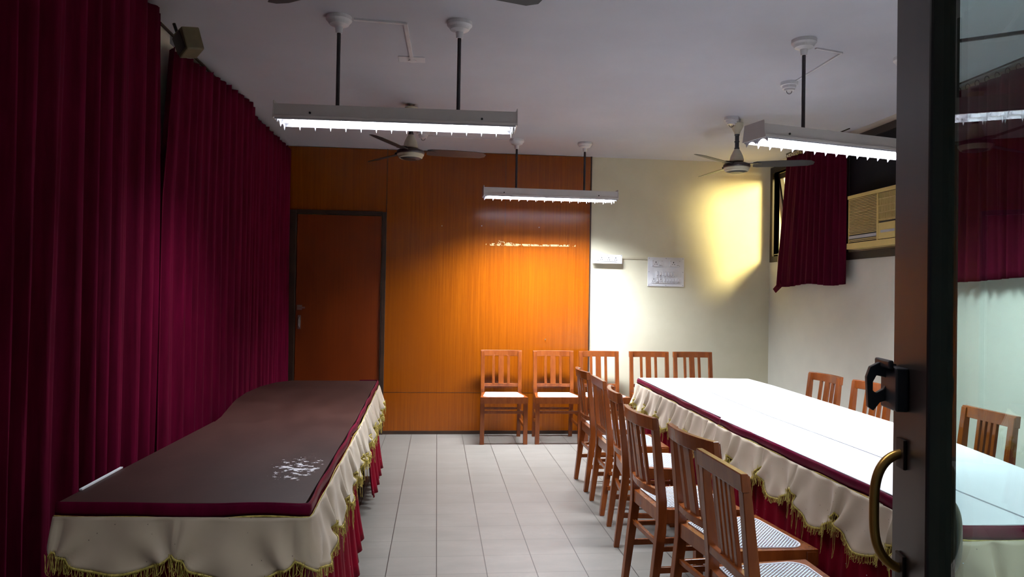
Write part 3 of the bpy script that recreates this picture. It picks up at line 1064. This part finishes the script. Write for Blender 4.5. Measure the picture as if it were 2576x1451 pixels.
o = obj('dried_paint_smear', bm, 'paint_smear', lt1, loc=(-.530, 2.90, .7625))
o.scale = (.13, .28, 1)
# white strip poking up behind the nearest left edge
bm = bmesh.new()
add_box(bm, -1.186, -1.176, 2.60, 2.92, .763, .768)
tag(obj('paper_strip', bm, 'cloth_white'), 'narrow white strip lying on the left edge of the nearest brown table', 'strip')

gt = 'long tables under the white cloth'
table('long table under white cloth, nearer half of the right hand table', [(1.62, 2.10), (2.10, 2.09), (2.30, 2.35), (2.40, 2.80), (2.50, 3.27), (2.56, 3.90), (2.565, 4.05), (1.66, 4.06)], .760, .02, 'laminate',
      [(1.80, 2.30), (2.15, 2.40), (2.35, 3.90), (1.85, 3.90)], group=gt)
table('long table under white cloth, farther half of the right hand table', [(1.66, 4.065), (2.568, 4.055), (2.62, 4.80), (2.68, 5.60), (2.69, 6.09), (1.755, 6.155)], .757, .02, 'laminate',
      [(1.85, 4.25), (2.40, 4.25), (2.50, 5.95), (1.90, 5.95)], group=gt)

def sheet(name, label, poly, z, th=.003):
    bm = bmesh.new()
    add_prism(bm, poly, z, z + th, 'z')
    o = obj(name, bm, 'cloth_white')
    return tag(o, label, 'tablecloth', 'white cloths on the long table')
sheet('tablecloth', 'white cloth covering the chair side half of the long table',
      [(1.600, 2.085), (1.90, 2.085), (1.95, 2.47), (2.01, 2.96), (2.02, 3.47), (2.03, 4.15), (2.10, 5.74), (2.12, 5.83), (2.20, 6.15), (1.742, 6.167), (1.72, 5.7), (1.685, 5.0), (1.66, 4.5), (1.652, 4.09), (1.628, 4.05), (1.62, 3.3), (1.61, 2.6)], .7610)
sheet('tablecloth', 'white cloth covering the wall side half of the long table, its edge a thin line',
      [(1.861, 2.078), (2.10, 2.07), (2.31, 2.33), (2.41, 2.78), (2.508, 3.27), (2.572, 3.90), (2.63, 4.80), (2.692, 5.60), (2.697, 6.095), (2.16, 6.145), (2.06, 5.80), (2.00, 5.0), (1.953, 4.147), (1.948, 3.473), (1.940, 2.958), (1.883, 2.465)], .7645, .004)

# ------------------------------------------------------------------ table skirts
def path_eval(pts, s):
    for (a, b) in zip(pts, pts[1:]):
        d = Vector(b) - Vector(a)
        if s <= d.length + 1e-9 or b is pts[-1]:
            t = d.normalized()
            return Vector(a) + t * s, t
        s -= d.length

def skirt(label, pts, ztop, period, s0, hem, seed, group, low=.27, cusp=.175, drape_range=None, hem_fn=None, side=1):
    """pts run so that the outward side is on the RIGHT of travel when side=1"""
    t = thing('table_skirt', label, 'table skirt', group=group)
    rg = random.Random(seed)
    total = sum((Vector(b) - Vector(a)).length for a, b in zip(pts, pts[1:]))
    corners = []
    acc = 0
    for a, b in zip(pts, pts[1:]):
        acc += (Vector(b) - Vector(a)).length
        corners.append(acc)
    corners = corners[:-1]
    def place(s, off):
        # smooth outward normal near corners
        p, tg = path_eval(pts, max(0, min(total, s)))
        n = Vector((tg.y, -tg.x)) * side
        for c in corners:
            if abs(s - c) < .06:
                _, ta = path_eval(pts, c - .07)
                _, tb = path_eval(pts, c + .07)
                na = Vector((ta.y, -ta.x)) * side; nb = Vector((tb.y, -tb.x)) * side
                w = (s - c + .06) / .12
                n = (na * (1 - w) + nb * w)
                n = n.normalized() * (1 + .25 * (1 - abs(2 * w - 1)))
        return p + n * off
    def grid(name, ns, nv, zf, of, mat, smin=0.0, smax=None):
        smax_ = total if smax is None else smax
        bm = bmesh.new()
        rows = []
        ss = [smin + (smax_ - smin) * i / ns for i in range(ns + 1)]
        for s in ss:
            col = []
            for j in range(nv + 1):
                v = j / nv
                q = place(s, of(s, v))
                col.append(bm.verts.new((q.x, q.y, zf(s, v))))
            rows.append(col)
        for a, b in zip(rows, rows[1:]):
            for j in range(nv):
                bm.faces.new((a[j], b[j], b[j + 1], a[j + 1]))
        o = obj(name, bm, mat, t, smooth=True)
        md = o.modifiers.new('thick', 'SOLIDIFY')
        md.thickness = .0025
        md.offset = 0
        return o
    w1, w2 = rg.uniform(0, 6), rg.uniform(0, 6)
    wav = lambda s: .0035 * math.sin(s * 9 + w1) + .003 * math.sin(s * 17 + w2)
    bh = .042
    grid('maroon_band', int(total * 40), 4, lambda s, v: ztop + .003 - bh * v + wav(s) * (.4 + .6 * v), lambda s, v: .008 + .005 * math.sin(v * PI) + .003 * v + .003 * math.sin(s * 13 + w2), 'band')
    grid('gold_piping', int(total * 40), 2, lambda s, v: ztop - bh + wav(s) + .004 - .006 * v, lambda s, v: .0195, 'gold')
    idx = lambda s: int(math.floor((s - s0) / period))
    var = {}
    def lowv(k):
        if k not in var:
            var[k] = (rg.uniform(-.02, .02), rg.uniform(-.02, .02), rg.uniform(0, 6))
        return var[k]
    def bottom(s):
        q = (s - s0) / period
        k = math.floor(q); f = q - k
        d, c, _ = lowv(k)
        _, c2, _ = lowv(k + 1)
        cc = cusp + c * (1 - f) + c2 * f
        return ztop - cc - (low + d - cusp) * math.sin(PI * f) ** .62
    def swag_off(s, v):
        q = (s - s0) / period
        k = math.floor(q); f = q - k
        ph = lowv(k)[2]
        # folds that gather at the two cusps: they fan out with the distance from them
        a1 = math.atan2(f * period, .02 + abs(1 - v) * cusp + .02)
        a2 = math.atan2((1 - f) * period, .02 + abs(1 - v) * cusp + .02)
        fold = math.sin(8.5 * a1 + ph) * math.exp(-f * 3.0) + math.sin(8.5 * a2 + ph * 1.7) * math.exp(-(1 - f) * 3.0)
        hang = .55 * math.sin(2 * PI * (f * 2.4 + .15 * math.sin(v * 3 + ph)) + ph)
        belly = math.sin(PI * f) ** .7 * v
        return .024 + v * .022 + .018 * fold * (v ** .5) + .010 * hang * (v ** .45) + .018 * belly
    grid('cream_swag', int(total * 110), 14, lambda s, v: (ztop - bh + .004) * (1 - v) + bottom(s) * v, swag_off, 'swag')
    # fringe of gold thread loops
    bm = bmesh.new()
    s = .004
    while s < total - .004:
        q = (s - s0) / period
        f = q - math.floor(q)
        near = math.exp(-min(f, 1 - f) * 9)
        zb_ = bottom(s)
        off = swag_off(s, 1.0)
        L = rg.uniform(.018, .040) + near * rg.uniform(.015, .055)
        if rg.random() < .07:
            L += rg.uniform(.04, .09)
        w = rg.uniform(.004, .011)
        pp = []
        sw_ = rg.uniform(-.010, .010)
        for i in range(7):
            a = i / 6
            zz = zb_ + .004 - L * math.sin(PI * a) ** .55
            ps = place(s + (a - .5) * 2 * w + sw_ * math.sin(PI * a), off + .003 + rg.uniform(-.003, .003) + .004 * math.sin(PI * a))
            pp.append((ps.x, ps.y, zz))
        add_tube(bm, pp, .00095, 3, cap=False)
        s += rg.uniform(.004, .012) * (1 - .62 * near)
    fr = obj('gold_fringe', bm, 'gold', t)
    fr['kind'] = 'stuff'
    # gold edging cord along the scallops
    grid('gold_edging', int(total * 110), 1, lambda s, v: bottom(s) + .003 - .008 * v, lambda s, v: swag_off(s, 1.0) + .0035, 'gold')
    lo_, hi_ = drape_range or (0, total)
    f1, f2 = rg.uniform(0, 6), rg.uniform(0, 6)
    hf = hem_fn or (lambda s: hem)
    grid('velvet_drape', int((hi_ - lo_) * 95), 12, lambda s, v: (ztop - .05) * (1 - v) + hf(s) * v,
         lambda s, v: .004 + .010 * v + (.003 + .012 * v) * (math.sin(s * 62 + f1 + 1.5 * math.sin(s * 9)) + .5 * math.sin(s * 27 + f2)) + (.035 * v ** 3), 'drape', lo_, hi_)
    return t

gs = 'cream and maroon skirts round the brown tables'
skirt('cream swagged skirt with gold fringe round the nearest brown table', [(-1.186, 2.46), (-.410, 2.412), (-.4255, 3.955)], .762, .365, .02, .03, 3, gs,
      low=.235, cusp=.150, hem_fn=lambda s: .03 + max(0, s - 1.9) * .35)
skirt('cream swagged skirt along the farther brown table, ending by the wooden door', [(-.4255, 3.958), (-.466, 5.886), (-.60, 5.886)], .760, .36, .10, .04, 4, gs,
      low=.24, cusp=.150, drape_range=(.98, 2.06), hem_fn=lambda s: .09)
gs = 'cream and maroon skirts round the white covered table'
skirt('cream swagged skirt along the nearer half of the white table', [(2.10, 2.088), (1.602, 2.088), (1.64, 4.07)], .760, .36, .05, .03, 5, gs, side=-1,
      low=.25, cusp=.135)
skirt('cream swagged skirt along the farther half of the white table, behind the chairs', [(1.652, 4.075), (1.742, 6.163), (2.10, 6.140)], .757, .36, .18, .03, 6, gs, side=-1,
      low=.23, cusp=.135)

# ------------------------------------------------------------------ open glass door on the right
al = math.radians(75)
uh = Vector((-math.cos(al), -math.sin(al), 0))         # towards the hinge (and the viewer)
nh = Vector((-math.sin(al), math.cos(al), 0))          # out of the left face
org = Vector((.574, .85, 0)) + uh * .0274
DM = Matrix(((uh.x, nh.x, 0, org.x), (uh.y, nh.y, 0, org.y), (0, 0, 1, 0), (0, 0, 0, 1)))
gd = thing('glass_door', 'open dark framed glass door with brass pull handles, right foreground', 'door')
gd.matrix_world = DM
def dbox(name, a, mat, parent=gd, bevel=0.002):
    return box(name, *a, mat, parent, bevel)
st = dbox('door_stile', (0, .103, -.010, .020, .01, 2.12), 'door_paint', bevel=.003)
dbox('hinge_stile', (.78, .86, -.010, .020, .01, 2.12), 'door_paint')
dbox('bottom_rail', (.103, .78, -.010, .020, .01, .16), 'door_paint')
dbox('top_rail', (.103, .78, -.010, .020, 2.04, 2.12), 'door_paint')
dbox('glass_pane', (.100, .785, .001, .007, .155, 2.045), 'glass', bevel=0)
def pull(s, z0, z1, mat, off, u):
    b0 = .020 if s > 0 else -.010
    pts = []
    for q in range(33):
        t = -1 + 2 * q / 32
        t = math.sin(t * PI / 2)
        pts.append((u, b0 + s * off * (1 - abs(t) ** 3.2) ** (1 / 1.8), (z0 + z1) / 2 + (z1 - z0) / 2 * t))
    bm = bmesh.new()
    add_tube(bm, pts, .0055, 12)
    h = obj('pull_handle', bm, mat, gd, smooth=True)
    for z in (z0, z1):
        bm = bmesh.new()
        ya, yb = sorted((b0, b0 + s * .004))
        add_box(bm, u - .012, u + .012, ya, yb, z - .017, z + .017)
        obj('handle_plate', bm, 'frame_dark', h, bevel=.001)
HZ = 1.446 - .525 * .85 / 1.837
pull(1, HZ - .072, HZ + .060, 'brass', .031, .036)
pull(-1, HZ - .068, HZ + .018, 'steel', .018, .060)
# night latch: body on the stile and a hooked catch standing out to the left
ZL = 1.435 - (945 - 745) * .85 / 1837
bm = bmesh.new()
add_box(bm, .000, .052, .020, .034, ZL - .030, ZL + .020)
add_box(bm, -.004, .046, .034, .040, ZL + .018, ZL + .028)
lt = obj('latch_body', bm, 'black_metal', gd, bevel=.002)
bm = bmesh.new()
outl = [(.022, ZL + .022), (.040, ZL + .024), (.051, ZL + .018), (.055, ZL + .006), (.053, ZL - .030), (.047, ZL - .034), (.040, ZL - .024), (.022, ZL - .018)]
hole = [(.034, ZL + .006), (.044, ZL + .008), (.048, ZL + .000), (.048, ZL - .010), (.044, ZL - .013), (.036, ZL - .008), (.034, ZL - .004), (.033, ZL + .001)]
for xa in (.010, .018):
    pass
A = [bm.verts.new((.010, y, z)) for y, z in outl]; B = [bm.verts.new((.018, y, z)) for y, z in outl]
Ah = [bm.verts.new((.010, y, z)) for y, z in hole]; Bh = [bm.verts.new((.018, y, z)) for y, z in hole]
# match the ring of the outline to the ring of the hole (same count and same turning sense)
order = [0, 1, 2, 3, 4, 5, 6, 7]
hmap = [0, 1, 2, 3, 4, 5, 6, 7]
for i in range(8):
    q = (i + 1) % 8
    bm.faces.new((A[i], A[q], Ah[q], Ah[i])); bm.faces.new((B[i], Bh[i], Bh[q], B[q]))
    bm.faces.new((A[i], B[i], B[q], A[q])); bm.faces.new((Ah[i], Ah[q], Bh[q], Bh[i]))
obj('latch_catch', bm, 'black_metal', gd, bevel=.001)
